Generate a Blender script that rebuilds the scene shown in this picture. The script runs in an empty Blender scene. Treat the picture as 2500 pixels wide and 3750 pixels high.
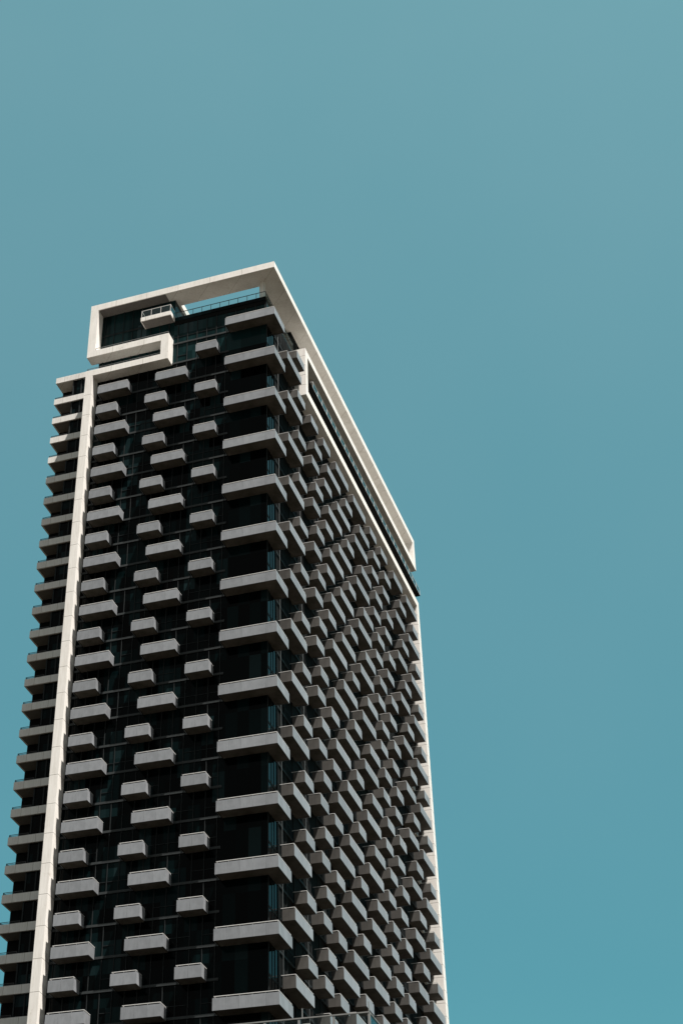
import bpy, math, random
from mathutils import Matrix, Vector
random.seed(7)

scene = bpy.context.scene
COL = scene.collection
G = 140.3            # height of the corner balcony's top rail above the ground
FH = 3.2             # storey height

# ------------------------------------------------------------------ materials
def nt(name):
    m = bpy.data.materials.new(name); m.use_nodes = True
    n = m.node_tree.nodes; l = m.node_tree.links
    b = n['Principled BSDF']
    return m, n, l, b

def noise(n, l, scale, detail=4, rough=0.6, coord='Object', stretch=(1, 1, 1)):
    tc = n.new('ShaderNodeTexCoord'); mp = n.new('ShaderNodeMapping')
    mp.inputs['Scale'].default_value = stretch
    l.new(tc.outputs[coord], mp.inputs['Vector'])
    t = n.new('ShaderNodeTexNoise'); t.inputs['Scale'].default_value = scale
    t.inputs['Detail'].default_value = detail; t.inputs['Roughness'].default_value = rough
    l.new(mp.outputs['Vector'], t.inputs['Vector'])
    return t

def ramp(n, l, fac, stops):
    r = n.new('ShaderNodeValToRGB')
    e = r.color_ramp.elements
    while len(e) < len(stops): e.new(0.5)
    for el, (p, c) in zip(e, stops):
        el.position = p; el.color = (c[0], c[1], c[2], 1)
    l.new(fac, r.inputs['Fac'])
    return r

def mult(n, l, a, b, fac=1.0):
    m = n.new('ShaderNodeMix'); m.data_type = 'RGBA'; m.blend_type = 'MULTIPLY'
    m.inputs['Factor'].default_value = fac
    l.new(a, m.inputs[6]); l.new(b, m.inputs[7])
    return m.outputs[2]

def math_node(n, l, op, a, b=None):
    m = n.new('ShaderNodeMath'); m.operation = op
    for i, v in enumerate((a, b)):
        if v is None: continue
        if isinstance(v, (int, float)): m.inputs[i].default_value = v
        else: l.new(v, m.inputs[i])
    return m.outputs[0]

def bump(n, l, b, h, strength=0.2, dist=0.02):
    bp = n.new('ShaderNodeBump'); bp.inputs['Strength'].default_value = strength
    bp.inputs['Distance'].default_value = dist
    l.new(h, bp.inputs['Height']); l.new(bp.outputs['Normal'], b.inputs['Normal'])

def concrete(name, light, dark, joint=None, joint_off=0.0, jw=0.012, rough=0.75, seam=None):
    m, n, l, b = nt(name)
    a = noise(n, l, 0.55, 6, 0.65, stretch=(1, 1, 0.45))
    r1 = ramp(n, l, a.outputs['Fac'], [(0.3, dark), (0.62, light)])
    s = noise(n, l, 2.2, 5, 0.7, stretch=(2.2, 2.2, 0.18))       # rain streaks
    r2 = ramp(n, l, s.outputs['Fac'], [(0.3, (0.86, 0.85, 0.83)), (0.55, (1, 1, 1))])
    c = mult(n, l, r1.outputs['Color'], r2.outputs['Color'])
    if joint:
        tc = n.new('ShaderNodeTexCoord'); sp = n.new('ShaderNodeSeparateXYZ')
        l.new(tc.outputs['Object'], sp.inputs[0])
        z = math_node(n, l, 'ADD', sp.outputs['Z'], joint_off)
        z = math_node(n, l, 'DIVIDE', z, joint)
        z = math_node(n, l, 'FRACT', z)
        z = math_node(n, l, 'LESS_THAN', z, jw)
        r3 = ramp(n, l, z, [(0.0, (1, 1, 1)), (1.0, (0.3, 0.29, 0.27))])
        c = mult(n, l, c, r3.outputs['Color'])
    if seam:
        tc = n.new('ShaderNodeTexCoord'); sp = n.new('ShaderNodeSeparateXYZ')
        l.new(tc.outputs['Object'], sp.inputs[0])
        z = math_node(n, l, 'FRACT', math_node(n, l, 'DIVIDE', math_node(n, l, 'ADD', sp.outputs['X'], sp.outputs['Y']), seam))
        z = math_node(n, l, 'LESS_THAN', z, 0.05 / seam)
        r3 = ramp(n, l, z, [(0.0, (1, 1, 1)), (1.0, (0.55, 0.53, 0.5))])
        c = mult(n, l, c, r3.outputs['Color'])
    sc = noise(n, l, 0.9, 8, 0.75)                                # blotches of dirt and patched concrete
    r4 = ramp(n, l, sc.outputs['Fac'], [(0.33, (0.80, 0.78, 0.75)), (0.42, (1, 1, 1))])
    c = mult(n, l, c, r4.outputs['Color'])
    l.new(c, b.inputs['Base Color']); b.inputs['Roughness'].default_value = rough
    b.inputs['Specular IOR Level'].default_value = 0.25
    f = noise(n, l, 14, 4, 0.6)
    bump(n, l, b, f.outputs['Fac'], 0.15, 0.02)
    return m

M = {}
M['white'] = concrete('white_concrete', (0.84, 0.825, 0.79), (0.755, 0.735, 0.695), FH, 7.53 - G + 50 * FH, 0.014)
M['white_panel'] = concrete('white_wall_panels', (0.83, 0.815, 0.78), (0.76, 0.74, 0.70), 1.6, 0.3, 0.03)
M['white_plain'] = concrete('white_render', (0.84, 0.825, 0.79), (0.74, 0.72, 0.68), seam=4.3)
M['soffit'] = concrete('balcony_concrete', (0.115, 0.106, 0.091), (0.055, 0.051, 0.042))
M['roofing'] = concrete('roof_screed', (0.22, 0.20, 0.18), (0.16, 0.15, 0.135))

def frosted(name, base, rough, clear):
    m, n, l, b = nt(name)
    g = n.new('ShaderNodeNewGeometry')
    oi = n.new('ShaderNodeObjectInfo')
    rr = math_node(n, l, 'ADD', math_node(n, l, 'MULTIPLY', g.outputs['Random Per Island'], 0.20),
                   math_node(n, l, 'MULTIPLY', oi.outputs['Random'], 0.20))
    rr = math_node(n, l, 'ADD', rr, 0.80)
    t = noise(n, l, 1.1, 5, 0.6, stretch=(1, 1, 0.7))
    r = ramp(n, l, t.outputs['Fac'], [(0.28, [c * 0.84 for c in base]), (0.5, base), (0.78, [c * 1.16 for c in base])])
    mx = n.new('ShaderNodeVectorMath'); mx.operation = 'SCALE'
    l.new(r.outputs['Color'], mx.inputs[0]); l.new(rr, mx.inputs['Scale'])
    s = noise(n, l, 5.5, 4, 0.7, stretch=(1.6, 1.6, 0.12))
    rs = ramp(n, l, s.outputs['Fac'], [(0.3, (0.88, 0.88, 0.88)), (0.6, (1, 1, 1))])
    c = mult(n, l, mx.outputs[0], rs.outputs['Color'])
    l.new(c, b.inputs['Base Color'])
    b.inputs['Roughness'].default_value = rough
    b.inputs['Specular IOR Level'].default_value = 0.3
    if clear > 0:
        tr = n.new('ShaderNodeBsdfTransparent'); tr.inputs['Color'].default_value = (0.85, 0.9, 0.9, 1)
        mix = n.new('ShaderNodeMixShader'); mix.inputs[0].default_value = clear
        out = n['Material Output']
        l.new(b.outputs[0], mix.inputs[1]); l.new(tr.outputs[0], mix.inputs[2]); l.new(mix.outputs[0], out.inputs[0])
    return m
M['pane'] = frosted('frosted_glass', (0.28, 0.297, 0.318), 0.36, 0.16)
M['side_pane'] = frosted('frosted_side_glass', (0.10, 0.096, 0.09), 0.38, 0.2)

def plain(name, c, rough=0.5, metal=0.0, spec=0.5):
    m, n, l, b = nt(name)
    t = noise(n, l, 3.0, 4, 0.6)
    r = ramp(n, l, t.outputs['Fac'], [(0.3, [x * 0.85 for x in c]), (0.7, [min(1, x * 1.1) for x in c])])
    l.new(r.outputs['Color'], b.inputs['Base Color'])
    b.inputs['Roughness'].default_value = rough; b.inputs['Metallic'].default_value = metal
    b.inputs['Specular IOR Level'].default_value = spec
    return m
M['rail'] = plain('light_rail_metal', (0.6, 0.6, 0.59), 0.45, 0.0, 0.4)
M['rail_dark'] = plain('dark_rail_metal', (0.02, 0.021, 0.022), 0.5)
M['rail_teal'] = plain('grey_rail_metal', (0.07, 0.08, 0.082), 0.45)
M['channel'] = plain('dark_edge_channel', (0.008, 0.008, 0.008), 0.8, 0, 0.1)
M['mullion'] = plain('charcoal_mullion', (0.020, 0.024, 0.025), 0.6, 0, 0.1)
M['spandrel'] = plain('grey_slab_edge', (0.040, 0.046, 0.048), 0.6, 0, 0.1)
M['bitumen'] = plain('dark_roof_felt', (0.022, 0.02, 0.018), 0.9, 0, 0.1)
M['rail_mid'] = plain('weathered_rail_metal', (0.20, 0.205, 0.20), 0.5)
M['wing'] = concrete('wing_concrete', (0.77, 0.755, 0.73), (0.65, 0.635, 0.61), seam=2.05)
M['black_wall_and_shade'] = plain('black_cladding_and_shade', (0.006, 0.0065, 0.0065), 0.8, 0, 0.06)
M['soffit_dark'] = plain('darkened_soffit_grey', (0.17, 0.16, 0.15), 0.8, 0, 0.15)  # dark grey, holds painted shade under penthouse balcony and wing slabs

def dark_glass(nm, spec, teal=0):
    m, n, l, b = nt(nm)
    tc = n.new('ShaderNodeTexCoord'); sp = n.new('ShaderNodeSeparateXYZ')
    l.new(tc.outputs['Object'], sp.inputs[0])
    xy = math_node(n, l, 'SUBTRACT', sp.outputs['X'], sp.outputs['Y'])
    cx = math_node(n, l, 'FLOOR', math_node(n, l, 'DIVIDE', xy, 1.28))
    cz = math_node(n, l, 'FLOOR', math_node(n, l, 'DIVIDE', sp.outputs['Z'], FH))
    cb = n.new('ShaderNodeCombineXYZ'); l.new(cx, cb.inputs[0]); l.new(cz, cb.inputs[1])
    wn = n.new('ShaderNodeTexWhiteNoise'); wn.noise_dimensions = '2D'; l.new(cb.outputs[0], wn.inputs['Vector'])
    r = ramp(n, l, wn.outputs['Value'], [(0.0, (0.0008, 0.001, 0.001)), (0.6, (0.001, 0.003, 0.0032)),
                                         (0.85, (0.003, 0.010, 0.011)), (1.0, (0.010, 0.022, 0.024))])
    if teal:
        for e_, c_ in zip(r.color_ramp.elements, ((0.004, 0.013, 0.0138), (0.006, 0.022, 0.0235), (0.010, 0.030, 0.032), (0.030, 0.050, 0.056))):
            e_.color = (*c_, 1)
    l.new(r.outputs['Color'], b.inputs['Base Color'])
    b.inputs['Roughness'].default_value = 0.04
    b.inputs['Specular IOR Level'].default_value = spec
    w = noise(n, l, 0.35, 2, 0.5)
    bump(n, l, b, w.outputs['Fac'], 0.04, 0.05)
    return m
M['glass'] = dark_glass('tinted_curtain_wall_glass', 0.045)
M['corner_glass'] = dark_glass('tinted_corner_glass', 0.09)
M['top_glass_sky_tint'] = dark_glass('top_storey_glass_painted_sky', 0.05, 1)  # paler teal base paints the brighter sky reflection into the top glass

def clear_glass(name, tint, refl):
    m, n, l, b = nt(name)
    gl = n.new('ShaderNodeBsdfGlossy'); gl.inputs['Roughness'].default_value = 0.03
    gl.inputs['Color'].default_value = (0.8, 0.9, 0.9, 1)
    tr = n.new('ShaderNodeBsdfTransparent'); tr.inputs['Color'].default_value = (*tint, 1)
    fr = n.new('ShaderNodeFresnel'); fr.inputs['IOR'].default_value = refl
    nz = noise(n, l, 1.2, 2); rp = ramp(n, l, nz.outputs['Fac'], [(0, (0.7, 0.7, 0.7)), (1, (1, 1, 1))])
    mu = n.new('ShaderNodeMath'); mu.operation = 'MULTIPLY'
    l.new(fr.outputs[0], mu.inputs[0]); l.new(rp.outputs['Color'], mu.inputs[1])
    mix = n.new('ShaderNodeMixShader')
    l.new(mu.outputs[0], mix.inputs[0]); l.new(tr.outputs[0], mix.inputs[1]); l.new(gl.outputs[0], mix.inputs[2])
    l.new(mix.outputs[0], n['Material Output'].inputs[0]); n.remove(b)
    return m
M['balustrade'] = clear_glass('balustrade_glass', (0.95, 0.98, 0.98), 1.25)

def ground_mat():
    m, n, l, b = nt('city_ground')
    a = noise(n, l, 0.012, 8, 0.7)
    near = ramp(n, l, a.outputs['Fac'], [(0.35, (0.007, 0.006, 0.0045)), (0.65, (0.014, 0.012, 0.009))])  # unseen ground near the tower, darkened to cut bounce light on soffits
    far = ramp(n, l, a.outputs['Fac'], [(0.35, (0.026, 0.022, 0.016)), (0.65, (0.065, 0.054, 0.039))])
    tc = n.new('ShaderNodeTexCoord'); ln = n.new('ShaderNodeVectorMath'); ln.operation = 'LENGTH'
    l.new(tc.outputs['Object'], ln.inputs[0])
    d = n.new('ShaderNodeMapRange'); d.inputs['From Min'].default_value = 100; d.inputs['From Max'].default_value = 130
    l.new(ln.outputs['Value'], d.inputs['Value'])
    mx = n.new('ShaderNodeMix'); mx.data_type = 'RGBA'
    l.new(d.outputs[0], mx.inputs['Factor']); l.new(near.outputs['Color'], mx.inputs[6]); l.new(far.outputs['Color'], mx.inputs[7])
    l.new(mx.outputs[2], b.inputs['Base Color']); b.inputs['Roughness'].default_value = 0.9
    b.inputs['Specular IOR Level'].default_value = 0.1
    return m
M['ground'] = ground_mat()

# ------------------------------------------------------------------ mesh helpers
class MB:
    """collects axis aligned boxes and prisms, one mesh object when built"""
    def __init__(s): s.v = []; s.f = []; s.m = []; s.mats = []
    def mi(s, mat):
        if mat not in s.mats: s.mats.append(mat)
        return s.mats.index(mat)
    def box(s, x0, x1, y0, y1, z0, z1, mat):
        b = len(s.v)
        s.v += [(x0, y0, z0), (x1, y0, z0), (x1, y1, z0), (x0, y1, z0), (x0, y0, z1), (x1, y0, z1), (x1, y1, z1), (x0, y1, z1)]
        k = s.mi(mat)
        for q in ((0, 3, 2, 1), (4, 5, 6, 7), (0, 1, 5, 4), (1, 2, 6, 5), (2, 3, 7, 6), (3, 0, 4, 7)):
            s.f.append(tuple(b + i for i in q)); s.m.append(k)
    def prism(s, pts, z0, z1, mat):
        b = len(s.v); n = len(pts); k = s.mi(mat)
        s.v += [(x, y, z0) for x, y in pts] + [(x, y, z1) for x, y in pts]
        s.f.append(tuple(b + i for i in reversed(range(n)))); s.m.append(k)
        s.f.append(tuple(b + n + i for i in range(n))); s.m.append(k)
        for i in range(n):
            j = (i + 1) % n
            s.f.append((b + i, b + j, b + n + j, b + n + i)); s.m.append(k)
    def cyl(s, cx, cy, r, z0, z1, mat, n=24):
        s.prism([(cx + r * math.cos(2 * math.pi * i / n), cy + r * math.sin(2 * math.pi * i / n)) for i in range(n)], z0, z1, mat)
    def add(s, other, mat4):
        b = len(s.v)
        s.v += [tuple(mat4 @ Vector(p)) for p in other.v]
        for f, k in zip(other.f, other.m):
            s.f.append(tuple(b + i for i in f)); s.m.append(s.mi(other.mats[k]))
    def mesh(s, name):
        me = bpy.data.meshes.new(name); me.from_pydata(s.v, [], s.f)
        for x in s.mats: me.materials.append(M[x])
        me.polygons.foreach_set('material_index', s.m); me.update()
        return me
    def build(s, name, parent=None, bev=0.0):
        o = bpy.data.objects.new(name, s.mesh(name)); COL.objects.link(o)
        if parent: o.parent = parent
        if bev:
            md = o.modifiers.new('bevel', 'BEVEL'); md.width = bev; md.segments = 2; md.limit_method = 'ANGLE'
        return o

def empty(name, loc, label, cat, group=None):
    o = bpy.data.objects.new(name, None); o.location = loc; COL.objects.link(o)
    o['label'] = label; o['category'] = cat
    if group: o['group'] = group
    return o
def link(name, me, parent, mat4=None):
    o = bpy.data.objects.new(name, me); COL.objects.link(o); o.parent = parent
    if mat4 is not None: o.matrix_local = mat4
    return o

# ------------------------------------------------------------------ the tower
tower = empty('apartment_tower', (0, 0, 0), 'tall dark glass apartment tower with grey box balconies and a white ribbon frame', 'tower')
# local coordinates: x = 0 is the balcony plane of the long right side, y = 0 that of the front, both at their common corner
GY, GX = 1.55, -1.55          # glass planes behind the balconies
YE = 63.4                     # far end of the long side
Z = lambda z: z + G           # z measured from the top rail of the highest corner balcony

b = MB()
b.box(-24.0, GX, GY, YE, 0, Z(-4.2), 'glass')
b.box(-24.0, GX, GY, YE, Z(-4.2), Z(2.8), 'top_glass_sky_tint')
b.build('glazed_body', tower)
b = MB(); b.box(GX, GX + 0.025, GY + 0.05, 4.0, Z(-98), Z(2.0), 'corner_glass')
for y in (2.45, 3.2):
    b.box(GX + 0.025, GX + 0.07, y - 0.03, y + 0.03, Z(-98), Z(2.0), 'mullion')
for k in range(0, 30):
    b.box(GX + 0.025, GX + 0.06, GY + 0.06, 3.98, Z(-FH * k - 1.24), Z(-FH * k - 1.0), 'mullion')
b.build('corner_glazing', tower)
b = MB(); b.box(GX, GX + 0.02, 4.0, YE, Z(-98), Z(-4.7), 'black_wall_and_shade'); b.box(GX, GX + 0.02, 4.0, 12.0, Z(-4.7), Z(2.0), 'black_wall_and_shade')  # black sheet laid over the side glass, paints in the loggia shade
b.build('loggia_shade_sheet', tower)
b = MB()
b.box(-24.3, -13.83, 1.6, YE, Z(2.8), Z(6.57), 'top_glass_sky_tint')
b.build('penthouse', tower)
b = MB()
b.box(-13.83, -1.95, 12.24, YE, Z(2.8), Z(6.57), 'black_wall_and_shade')
b.build('plant_room', tower)
b = MB()                                     # terrace floor and dark parapet
b.box(-13.83, -1.70, 1.50, 12.24, Z(2.80), Z(2.95), 'roofing')
b.box(-13.83, -1.70, 1.42, 1.50, Z(2.74), Z(3.32), 'glass')
b.box(-1.70, -1.62, 1.42, 12.24, Z(2.74), Z(3.32), 'glass')
b.build('roof_terrace', tower)
b = MB()                                     # terrace balustrade
x0, x1 = -13.80, -1.72
b.box(x0, x1, 1.60, 1.66, Z(4.30), Z(4.37), 'rail_teal')
b.box(x1 - 0.03, x1 + 0.03, 1.66, 12.2, Z(4.30), Z(4.37), 'rail_teal')
n = 10
for i in range(n + 1):
    x = x0 + (x1 - x0) * i / n
    b.box(x - 0.03, x + 0.03, 1.61, 1.65, Z(3.3), Z(4.30), 'rail_teal')
for i in range(1, 9):
    y = 1.6 + 10.6 * i / 8
    b.box(x1 - 0.02, x1 + 0.02, y - 0.03, y + 0.03, Z(3.3), Z(4.30), 'rail_teal')
t_rail = b.build('terrace_railing', tower)
b = MB()
for i in range(n):
    xa = x0 + (x1 - x0) * i / n; xb = x0 + (x1 - x0) * (i + 1) / n
    b.box(xa + 0.05, xb - 0.05, 1.625, 1.635, Z(3.32), Z(4.29), 'balustrade')
for i in range(8):
    ya = 1.66 + 10.5 * i / 8; yb = 1.66 + 10.5 * (i + 1) / 8
    b.box(x1 - 0.005, x1 + 0.005, ya + 0.05, yb - 0.05, Z(3.32), Z(4.29), 'balustrade')
b.build('glass_pane', t_rail)

# roof slab: a ring open above the terrace
b = MB()
ZR0, ZR1 = Z(6.57), Z(7.54)
b.box(-25.0, 0, 0, 2.80, ZR0, ZR1, 'white_plain')
b.box(-25.0, -13.54, 2.80, 64.55, ZR0, ZR1, 'white_plain')
b.box(-2.95, 0, 2.80, 64.55, ZR0, ZR1, 'white_plain')
b.box(-13.54, -2.95, 14.0, 64.55, ZR0, ZR1, 'white_plain')
roof = b.build('roof_slab', tower)
b = MB()
b.box(-23.9, -14.65, 0.12, 1.58, Z(6.545), Z(6.567), 'soffit_dark')  # darker sheet under the left part of the roof slab
b.build('dark_soffit_sheet', roof)
b = MB(); b.cyl(-2.38, 2.33, 0.36, Z(2.95), Z(6.57), 'white_plain', 32)
b.build('roof_column', tower)

# front ribbon: down the left, back under itself and down again as the tall column
b = MB()
W = 'white_plain'
b.box(-25.0, -23.93, 0, 1.55, Z(-0.36), Z(6.57), W)
b.box(-25.0, -13.87, 0, 1.55, Z(-1.33), Z(-0.36), W)
b.box(-14.88, -13.87, 0, 1.55, Z(-3.57), Z(-1.33), W)
b.box(-24.96, -13.87, 0, 1.55, Z(-4.50), Z(-3.57), W)
b.build('white_ribbon_frame', tower)
b = MB(); b.box(-24.94, -23.95, 0.003, 1.52, 0, Z(-4.50), 'white')
b.build('white_column', tower)
def thin_rail(name, xa, xb, y, zt, zb, step, mat, end=None):
    b = MB()
    b.box(xa, xb, y - 0.03, y + 0.03, zt - 0.05, zt, mat)
    k = max(1, round((xb - xa) / step))
    for i in range(k + 1):
        x = xa + (xb - xa) * i / k
        b.box(x - 0.025, x + 0.025, y - 0.02, y + 0.02, zb, zt - 0.05, mat)
    if end: b.box(xa - 0.03, xa + 0.03, y + 0.03, end, zt - 0.05, zt, mat)
    return b.build(name, tower)
thin_rail('ribbon_railing', -23.9, -13.95, 0.12, Z(0.04), Z(-0.36), 1.28, 'rail_teal')
thin_rail('ribbon_railing', -24.8, -14.9, 0.12, Z(-3.2), Z(-3.57), 1.28, 'rail_teal', 1.5)

# right ribbon: down the far end, back along the long side, down, forward again and down as the end wall
b = MB()
b.box(-1.95, 0, 63.5, 64.55, Z(3.08), ZR0, W)
b.box(-1.55, 0, 12.07, 64.55, Z(2.11), Z(3.08), W)
b.box(-1.55, 0, 12.07, 12.97, Z(-3.53), Z(2.11), 'white_panel')
b.box(-1.55, 0, 12.07, 64.55, Z(-4.62), Z(-3.53), W)
b.build('white_ribbon_frame', tower)
b = MB(); b.box(-24.0, -0.002, 63.40, 64.53, 0, Z(-4.62), 'white_panel')
b.build('white_end_wall', tower)
# long terrace between the two bands
b = MB()
b.box(GX, 0.02, 12.99, 65.9, Z(-1.45), Z(-1.36), 'black_wall_and_shade')
lt = b.build('long_terrace', tower)
b = MB(); k = 26
b.box(-0.03, 0.03, 14.96, 65.85, Z(-0.36), Z(-0.30), 'rail')
b.box(-0.03, 0.03, 14.96, 65.85, Z(-1.36), Z(-1.29), 'rail')
b.box(-1.5, -0.03, 14.93, 14.99, Z(-0.36), Z(-0.30), 'rail')
b.box(-1.5, -0.03, 14.93, 14.99, Z(-1.36), Z(-1.29), 'rail')
b.box(-1.5, -0.03, 65.80, 65.85, Z(-0.36), Z(-0.30), 'rail')
for i in range(k + 1):
    y = 14.96 + (65.82 - 14.96) * i / k
    b.box(-0.025, 0.025, y - 0.03, y + 0.03, Z(-1.29), Z(-0.36), 'rail')
b.build('railing', lt)
b = MB()
for i in range(k):
    ya = 14.96 + (65.82 - 14.96) * i / k; yb = 14.96 + (65.82 - 14.96) * (i + 1) / k
    b.box(-0.006, 0.006, ya + 0.04, yb - 0.04, Z(-1.28), Z(-0.37), 'balustrade')
b.build('glass_pane', lt)

# curtain wall grid
KMAX = 30
b = MB()
xs = [-1.70 - 1.28 * i for i in range(18)]
for x in xs:
    zb_ = -1.0 - FH * KMAX if x < -6.4 else -1.0
    if x > -23.9: b.box(x - 0.03, x + 0.03, GY - 0.10, GY, Z(zb_), Z(2.10), 'mullion')
for k in range(-1, KMAX):
    zz = Z(-1.0 - FH * k)
    xr = GX if k < 1 else -6.42
    if k >= 0:
        b.box(-23.94, xr, GY - 0.13, GY - 0.003, zz - 0.24, zz, 'spandrel')
    for i in range(17):
        xb_ = -1.73 - 1.28 * i; xa_ = max(xb_ - 1.22, -23.9)
        if xb_ > xr or (k > 0 and random.random() < 0.45): continue
        b.box(xa_, xb_, GY - 0.06, GY - 0.003, zz + 0.98, zz + 1.03, 'mullion')
b.box(-13.80, GX, GY - 0.06, GY - 0.003, Z(2.10), Z(2.73), 'black_wall_and_shade')
for y in [GY + 2.56 * i for i in range(1, 24)]:
    b.box(GX, GX + 0.10, y - 0.035, y + 0.035, Z(-1.0 - FH * KMAX), Z(-4.7 if y > 12 else 2.10), 'mullion')
for k in range(-1, KMAX):
    zz = Z(-1.0 - FH * k); y0 = GY if k < 1 else 4.05; y1 = YE - 0.02
    if k < 1: y1 = 12.0
    if k >= 0: b.box(GX + 0.003, GX + 0.13, y0, y1, zz - 0.24, zz, 'mullion')
    b.box(GX + 0.003, GX + 0.06, y0, y1, zz + 0.98, zz + 1.03, 'mullion')
b.box(GX - 0.04, GX + 0.04, GY - 0.04, GY + 0.04, Z(-1.0 - FH * KMAX), Z(2.10), 'mullion')
b.build('curtain_wall_frame', tower)
b = MB()                                     # penthouse mullions behind the upper ribbon
for x in [-14.5 - 1.28 * i for i in range(8)]:
    b.box(x - 0.03, x + 0.03, 1.47, 1.53, Z(-0.35), Z(6.56), 'mullion')
b.box(-23.9, -13.9, 1.48, 1.54, Z(3.0), Z(3.06), 'mullion')
b.build('penthouse_mullion_frame', tower)

for y in (3.90, 5.08, 12.75, 19.9, 30.0, 44.1):
    b = MB(); b.cyl(-1.32, y, 0.03, Z(-95), Z(-0.5 if y < 12 else -4.7), 'rail_teal', 10)
    b.build('drain_pipe', tower)
for k in range(11, 24, 2):
    b = MB(); zc = Z(-3.2 * k + 0.06)
    b.box(-1.50, -1.18, 59.05, 59.85, zc - 0.30, zc + 0.30, 'white_plain')
    b.box(-1.178, -1.165, 59.13, 59.55, zc - 0.21, zc + 0.21, 'rail_dark')
    b.build('air_conditioner', tower)

# penthouse balcony: white slab with a clear balustrade
b = MB()
b.box(-17.84, -13.74, 0, 1.58, Z(2.74), Z(3.36), 'white_plain')
b.box(-17.72, -13.86, 0.1, 1.57, Z(2.715), Z(2.737), 'soffit_dark')  # dark plate paints shade onto the white balcony's underside
pb = b.build('penthouse_balcony', tower)
pb['label'] = 'small white balcony with a clear glass balustrade under the roof'
b = MB(); xa, xb = -17.78, -13.80
b.box(xa, xb, 0.03, 0.08, Z(4.46), Z(4.52), 'rail')
b.box(xb - 0.05, xb, 0.08, 1.55, Z(4.46), Z(4.52), 'rail')
b.box(xa, xa + 0.05, 0.08, 1.55, Z(4.46), Z(4.52), 'rail')
b.box(xa, xb, 0.03, 0.07, Z(3.36), Z(3.42), 'rail')
for i in range(4):
    x = xa + 0.03 + (xb - xa - 0.06) * i / 3
    b.box(x - 0.03, x + 0.03, 0.035, 0.075, Z(3.42), Z(4.46), 'rail')
b.build('railing', pb)
b = MB()
for i in range(3):
    p = xa + 0.03 + (xb - xa - 0.06) * i / 3; q = xa + 0.03 + (xb - xa - 0.06) * (i + 1) / 3
    b.box(p + 0.04, q - 0.04, 0.05, 0.06, Z(3.42), Z(4.45), 'balustrade')
b.box(xb - 0.03, xb - 0.02, 0.1, 1.5, Z(3.40), Z(4.45), 'balustrade')
b.box(xa + 0.02, xa + 0.03, 0.1, 1.5, Z(3.40), Z(4.45), 'balustrade')
b.build('glass_pane', pb)

# ------------------------------------------------------------------ box balconies
# local frame: u along the facade, v inwards, z = 0 at the top of the hand rail
D = 1.55
H0, H1 = -1.32, -0.20
def balcony_parts(L, s0, s1):
    """slab, panes and hand rail of a box balcony of length L; s0/s1 materials of the side panes"""
    slab = MB()
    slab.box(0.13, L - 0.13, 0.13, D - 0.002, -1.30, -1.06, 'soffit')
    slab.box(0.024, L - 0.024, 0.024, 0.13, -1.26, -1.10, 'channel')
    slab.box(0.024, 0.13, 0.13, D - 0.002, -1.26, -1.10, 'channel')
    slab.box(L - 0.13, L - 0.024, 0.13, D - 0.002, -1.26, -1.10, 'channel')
    pane = MB()
    n = max(2, round(L / 1.33))
    for i in range(n):
        pane.box(L * i / n + (0.006 if i else 0), L * (i + 1) / n - (0.006 if i < n - 1 else 0), 0, 0.02, H0, H1, 'pane')
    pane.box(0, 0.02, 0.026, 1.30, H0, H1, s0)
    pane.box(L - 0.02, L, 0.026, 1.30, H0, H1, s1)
    rail = MB(); e = 0.10
    rail.box(e, L - e, e - 0.03, e + 0.04, -0.06, 0, 'rail')
    rail.box(e, e + 0.05, e + 0.03, D, -0.05, 0, 'rail')
    rail.box(L - e - 0.05, L - e, e + 0.03, D, -0.05, 0, 'rail')
    for i in range(n + 1):
        u = e + 0.025 + (L - 2 * e - 0.05) * i / n
        rail.box(u - 0.02, u + 0.02, e - 0.01, e + 0.02, -1.06, -0.05, 'rail')
    return slab, pane, rail

def corner_parts():
    L, R = 6.4, 3.82            # along the front and round the corner; corner at local (0,0)
    slab = MB()
    a = 0.13
    slab.prism([(-L + a, a), (-a, a), (-a, R - a), (GX + 0.002, R - a), (GX + 0.002, D - 0.002), (-L + a, D - 0.002)], -1.30, -1.06, 'soffit')
    slab.box(-L + 0.024, -0.024, 0.024, a, -1.26, -1.10, 'channel')
    slab.box(-a, -0.024, a, R - 0.024, -1.26, -1.10, 'channel')
    slab.box(-L + 0.024, -L + a, a, D, -1.26, -1.10, 'channel')
    slab.box(GX, -a, R - a, R - 0.024, -1.26, -1.10, 'channel')
    pane = MB(); n = 5
    for i in range(n):
        pane.box(-L + L * i / n + (0.006 if i else 0), -L + L * (i + 1) / n - (0.006 if i < n - 1 else 0), 0, 0.02, H0, H1, 'pane')
    n2 = 3
    for i in range(n2):
        pane.box(-0.02, 0, (0.026 if i == 0 else R * i / n2 + 0.006), R * (i + 1) / n2 - (0.006 if i < 2 else 0), H0, H1, 'pane')
    pane.box(-L, -L + 0.02, 0.026, 1.30, H0, H1, 'pane')
    pane.box(-1.30, -0.026, R - 0.02, R, H0, H1, 'pane')
    rail = MB(); e = 0.10
    rail.box(-L + e, -e, e - 0.03, e + 0.04, -0.06, 0, 'rail')
    rail.box(-e - 0.03, -e + 0.02, e + 0.03, R - e, -0.05, 0, 'rail')
    rail.box(-L + e, -L + e + 0.05, e + 0.03, D, -0.05, 0, 'rail')
    rail.box(GX, -e - 0.03, R - e - 0.05, R - e, -0.05, 0, 'rail')
    for i in range(n + 1):
        u = -L + e + 0.02 + (L - 2 * e - 0.04) * i / n
        rail.box(u - 0.02, u + 0.02, e - 0.01, e + 0.02, -1.06, -0.05, 'rail')
    for i in range(1, n2 + 1):
        y = e + (R - 2 * e) * i / n2
        rail.box(-e - 0.02, -e + 0.01, y - 0.02, y + 0.02, -1.06, -0.05, 'rail')
    return slab, pane, rail

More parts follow.
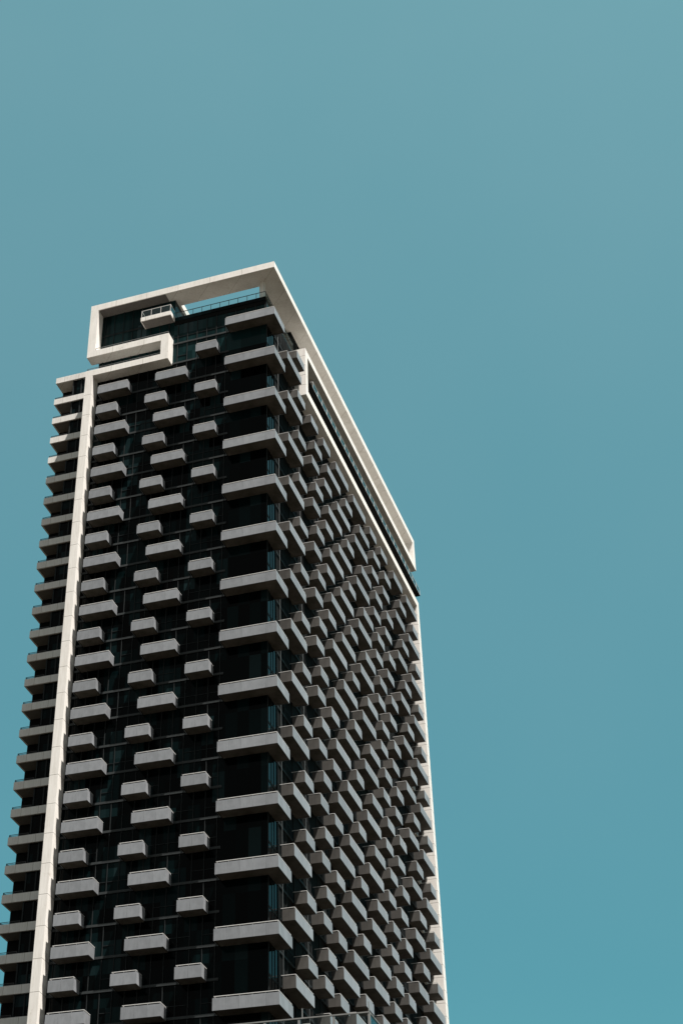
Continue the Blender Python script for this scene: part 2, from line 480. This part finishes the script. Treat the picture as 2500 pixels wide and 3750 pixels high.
CAM = Vector((48.3169, -142.0867, -138.6699))
FRONT = lambda x, z: Matrix.Translation((x, 0, Z(z)))
RIGHT = lambda y, z: Matrix.Translation((0, y, Z(z))) @ Matrix.Rotation(math.pi / 2, 4, 'Z')

items = []      # (kind, key, length, matrix, distance)
# front: two staggered stacks and one stack on odd storeys
for k in range(2, 28, 2):
    items.append(('wide_balcony', ('f', 4.05), FRONT(-23.10, -FH * k)))
    items.append(('wide_balcony', ('f', 4.00), FRONT(-15.40, -FH * k)))
for k in range(3, 28, 2):
    items.append(('narrow_balcony', ('f', 2.72), FRONT(-23.10, -FH * k)))
    items.append(('narrow_balcony', ('f', 2.68), FRONT(-16.66, -FH * k)))
for k in range(1, 28, 2):
    items.append(('narrow_balcony', ('f', 2.70), FRONT(-10.20, -FH * k)))
for k in range(0, 28, 2):
    items.append(('corner_balcony', ('c', 0), FRONT(0, -FH * k)))
even = [(8.65, 11.50), (13.88, 16.66), (18.85, 21.73), (24.13, 29.50), (31.70, 37.22), (39.36, 42.32), (44.53, 47.50), (50.80, 55.16), (57.30, 62.77)]
odd = [(4.82, 10.24), (15.16, 17.97), (20.25, 25.68), (27.98, 30.80), (34.25, 38.45), (40.55, 43.58), (45.78, 48.75), (53.40, 56.44), (60.05, 62.63)]
for par, cols in ((0, even), (1, odd)):
    for ya, yb in cols:
        L = round(yb - ya, 2)
        zmin = -86.3 + 0.339 * ya - 3.0
        for k in range(par, 28, 2):
            if ya > 12 and k < 2: continue
            if -FH * k < zmin: break
            items.append(('wide_balcony' if L > 3.5 else 'narrow_balcony', ('r', L), RIGHT(ya, -FH * k)))

def dist(it): return (it[2].translation - Vector((CAM.x, CAM.y, CAM.z + G))).length
items.sort(key=dist)
cache, count, rest = {}, {}, {}
def parts_of(key):
    if key not in cache:
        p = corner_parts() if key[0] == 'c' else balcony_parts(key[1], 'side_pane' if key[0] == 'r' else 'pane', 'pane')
        cache[key] = (p, [q.mesh(nm) for q, nm in zip(p, ('balcony_slab', 'glass_panel', 'handrail'))])
    return cache[key]
for kind, key, mat in items:
    p, me = parts_of(key)
    count[kind] = count.get(kind, 0) + 1
    if count[kind] > 100:
        r = rest.setdefault(kind, MB())
        for q in p: r.add(q, mat)
        continue
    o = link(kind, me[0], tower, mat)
    link('glass_panel', me[1], o); link('handrail', me[2], o)
for kind, r in rest.items():
    o = r.build(kind.replace('balcony', 'balconies'), tower); o['kind'] = 'stuff'

# ------------------------------------------------------------------ the set-back wing on the left
b = MB()
b.box(-32.75, -24.0, 9.1, 44.0, 0, Z(2.15), 'black_wall_and_shade')
b.box(-30.30, -24.96, 7.30, 9.1, 0, Z(2.15), 'glass')
b.build('rear_wing', tower)
b = MB()
for x in (-30.32, -29.16, -28.0, -26.84):
    b.box(x - 0.08, x + 0.08, 7.20, 7.31, 0, Z(2.15), 'mullion')
b.build('wing_mullion_frame', tower)
sl, ra = MB(), MB()
sl.box(-32.82, -24.96, 7.0, 7.18, 0, 0.90, 'wing')
sl.box(-32.82, -32.64, 7.18, 9.25, 0, 0.90, 'wing')
sl.box(-32.64, -24.96, 7.18, 9.08, 0.0, 0.26, 'soffit_dark')  # underside of the white slab coloured dark in place of shade
ra.box(-32.70, -30.45, 7.06, 7.11, 1.13, 1.18, 'rail_dark')
ra.box(-32.70, -30.45, 7.06, 7.11, 1.00, 1.03, 'rail_dark')
ra.box(-32.75, -32.70, 7.06, 9.1, 1.13, 1.18, 'rail_dark')
ra.box(-32.75, -32.70, 7.11, 9.1, 1.00, 1.03, 'rail_dark')
for x in (-32.72, -31.6, -30.48):
    ra.box(x - 0.03, x + 0.03, 7.065, 7.105, 0.90, 1.13, 'rail_dark')
for y in (8.1, 9.0):
    ra.box(-32.75, -32.70, y - 0.03, y + 0.03, 0.90, 1.13, 'rail_dark')
slm, ram = sl.mesh('wing_balcony'), ra.mesh('railing')
for k in range(0, 29):
    o = link('wing_balcony', slm, tower, Matrix.Translation((0, 0, Z(-1.48 - FH * k))))
    link('railing', ram, o)
b = MB(); b.box(-32.84, -24.96, 7.0, 44.0, Z(2.15), Z(3.05), 'wing')
b.build('wing_roof', tower)

# ------------------------------------------------------------------ neighbouring rooftop with a glass balustrade
nb = empty('neighbouring_building', (0, -60, 0), 'glass balustrade on a lower rooftop at the bottom edge, in front of the tower', 'building')
def nbuild(b, name, parent=nb):
    o = b.build(name, parent); return o
NZ = G - 113.75                       # top of the balustrade
ox = Matrix.Translation((0, 60, 0))
b = MB(); b.box(-70, 29.45, -15.1, 25, 0, NZ - 1.15, 'bitumen')
nbuild(b, 'building_wall')
b = MB()
b.box(-10, 29.38, -15.04, -14.98, NZ - 0.05, NZ, 'rail_mid')
b.box(29.32, 29.38, -14.98, 8, NZ - 0.05, NZ, 'rail_mid')
rl = nbuild(b, 'glass_balustrade')
b = MB()
b.box(29.335, 29.365, -15.035, -14.985, NZ, NZ + 0.40, 'rail_mid'); nbuild(b, 'metal_rod', rl)
b = MB()
b.box(26.48, 26.51, -15.035, -14.985, NZ, NZ + 0.38, 'rail_mid'); nbuild(b, 'metal_rod', rl)
for i in range(12):
    x = 29.35 - 1.5 * i
    b = MB(); b.box(x - 0.05, x + 0.05, -15.03, -14.97, NZ - 1.15, NZ - 0.05, 'rail_mid'); nbuild(b, 'post', rl)
b = MB()
for i in range(11):
    x = 29.35 - 1.5 * i
    b.box(x - 1.43, x - 0.07, -15.01, -15.0, NZ - 1.1, NZ - 0.06, 'balustrade')
for i in range(5):
    y = -14.95 + 1.5 * i
    b.box(29.345, 29.355, y + 0.06, y + 1.44, NZ - 1.1, NZ - 0.06, 'balustrade')
nbuild(b, 'glass_pane', rl)
for i in range(1, 5):
    y = -14.98 + 1.5 * i
    b = MB(); b.box(29.32, 29.38, y - 0.05, y + 0.05, NZ - 1.15, NZ - 0.05, 'rail_mid'); nbuild(b, 'post', rl)

# ------------------------------------------------------------------ ground
b = MB(); S = 4000
b.v = [(-S, -S, 0), (S, -S, 0), (S, S, 0), (-S, S, 0)]; b.f = [(0, 1, 2, 3)]; b.m = [0]; b.mats = ['ground']
g = b.build('ground'); g['kind'] = 'structure'

# ------------------------------------------------------------------ sun and sky
SUN = Vector((0.37, -0.23, 1.0)).normalized()
el = math.asin(SUN.z); az = math.atan2(SUN.x, SUN.y)
ld = bpy.data.lights.new('sun', 'SUN'); ld.energy = 4.6; ld.angle = math.radians(0.5); ld.color = (1.0, 0.935, 0.87)
lo = bpy.data.objects.new('sun', ld); COL.objects.link(lo)
lo.rotation_euler = SUN.to_track_quat('Z', 'Y').to_euler(); lo.location = (40, -60, 260)

w = bpy.data.worlds.new('World'); scene.world = w; w.use_nodes = True
n, l = w.node_tree.nodes, w.node_tree.links
sky = n.new('ShaderNodeTexSky'); sky.sky_type = 'NISHITA'; sky.sun_disc = False
sky.sun_elevation = el; sky.sun_rotation = az
sky.air_density = 1.0; sky.dust_density = 1.0; sky.ozone_density = 1.0
gm = n.new('ShaderNodeGamma'); gm.inputs['Gamma'].default_value = 0.7
l.new(sky.outputs[0], gm.inputs['Color'])
tc = n.new('ShaderNodeTexCoord'); sp = n.new('ShaderNodeSeparateXYZ'); l.new(tc.outputs['Generated'], sp.inputs[0])
tr = n.new('ShaderNodeValToRGB'); l.new(sp.outputs['Z'], tr.inputs['Fac'])      # smoggy, teal tinted air
for e_, (p_, c_) in zip(tr.color_ramp.elements, ((0.35, (0.33, 0.805, 0.695)), (0.78, (0.63, 1.10, 0.857)))):
    e_.position = p_; e_.color = (*c_, 1)
tint = n.new('ShaderNodeMix'); tint.data_type = 'RGBA'; tint.blend_type = 'MULTIPLY'
tint.inputs['Factor'].default_value = 1.0
l.new(gm.outputs[0], tint.inputs[6]); l.new(tr.outputs[0], tint.inputs[7])
hz = n.new('ShaderNodeMapRange'); hz.interpolation_type = 'SMOOTHSTEP'
hz.inputs['From Min'].default_value = -0.15; hz.inputs['From Max'].default_value = 0.35
dt = n.new('ShaderNodeVectorMath'); dt.operation = 'DOT_PRODUCT'; dt.inputs[1].default_value = (0.25, -0.97, 0.0)
l.new(tc.outputs['Generated'], dt.inputs[0]); l.new(dt.outputs['Value'], hz.inputs['Value'])
wh = n.new('ShaderNodeMix'); wh.data_type = 'RGBA'
wh.inputs[7].default_value = (1.50, 1.62, 1.60, 1)            # unseen sun-side sky whitened and brightened to fill shade neutrally
l.new(hz.outputs[0], wh.inputs['Factor']); l.new(tint.outputs[2], wh.inputs[6])
sn = n.new('ShaderNodeTexNoise'); sn.inputs['Scale'].default_value = 3.2; sn.inputs['Detail'].default_value = 5
l.new(tc.outputs['Generated'], sn.inputs['Vector'])
sr = n.new('ShaderNodeValToRGB'); l.new(sn.outputs['Fac'], sr.inputs['Fac'])
for e_, (p_, c_) in zip(sr.color_ramp.elements, ((0.3, (0.94, 0.98, 0.985)), (0.7, (1.10, 1.02, 1.015)))):
    e_.position = p_; e_.color = (*c_, 1)
mm = n.new('ShaderNodeMix'); mm.data_type = 'RGBA'; mm.blend_type = 'MULTIPLY'; mm.inputs['Factor'].default_value = 1.0
l.new(wh.outputs[2], mm.inputs[6]); l.new(sr.outputs[0], mm.inputs[7])
bg = n['Background']; l.new(mm.outputs[2], bg.inputs['Color']); bg.inputs['Strength'].default_value = 0.1

# ------------------------------------------------------------------ camera
cd = bpy.data.cameras.new('camera'); cam = bpy.data.objects.new('camera', cd); COL.objects.link(cam)
r = Vector((0.9213837580644874, 0.3854010642595282, 0.050179577943474045))
u = Vector((0.21943603203341847, -0.6224270989692966, 0.7512871184268329))
f = Vector((-0.3207799841330359, 0.6812125410885272, 0.6580650998520745))
m4 = Matrix((( r.x, u.x, -f.x, CAM.x), (r.y, u.y, -f.y, CAM.y), (r.z, u.z, -f.z, CAM.z + G), (0, 0, 0, 1)))
cam.matrix_world = m4
cd.sensor_fit = 'VERTICAL'; cd.sensor_height = 36.0; cd.sensor_width = 24.0
cd.lens = 58.5324
cd.shift_x = 0.2028; cd.shift_y = -0.16073
cd.clip_start = 0.5; cd.clip_end = 8000
scene.camera = cam

vs = scene.view_settings
vs.view_transform = 'Standard'; vs.look = 'None'; vs.gamma = 1.0; vs.exposure = 1.2; vs.use_curve_mapping = False
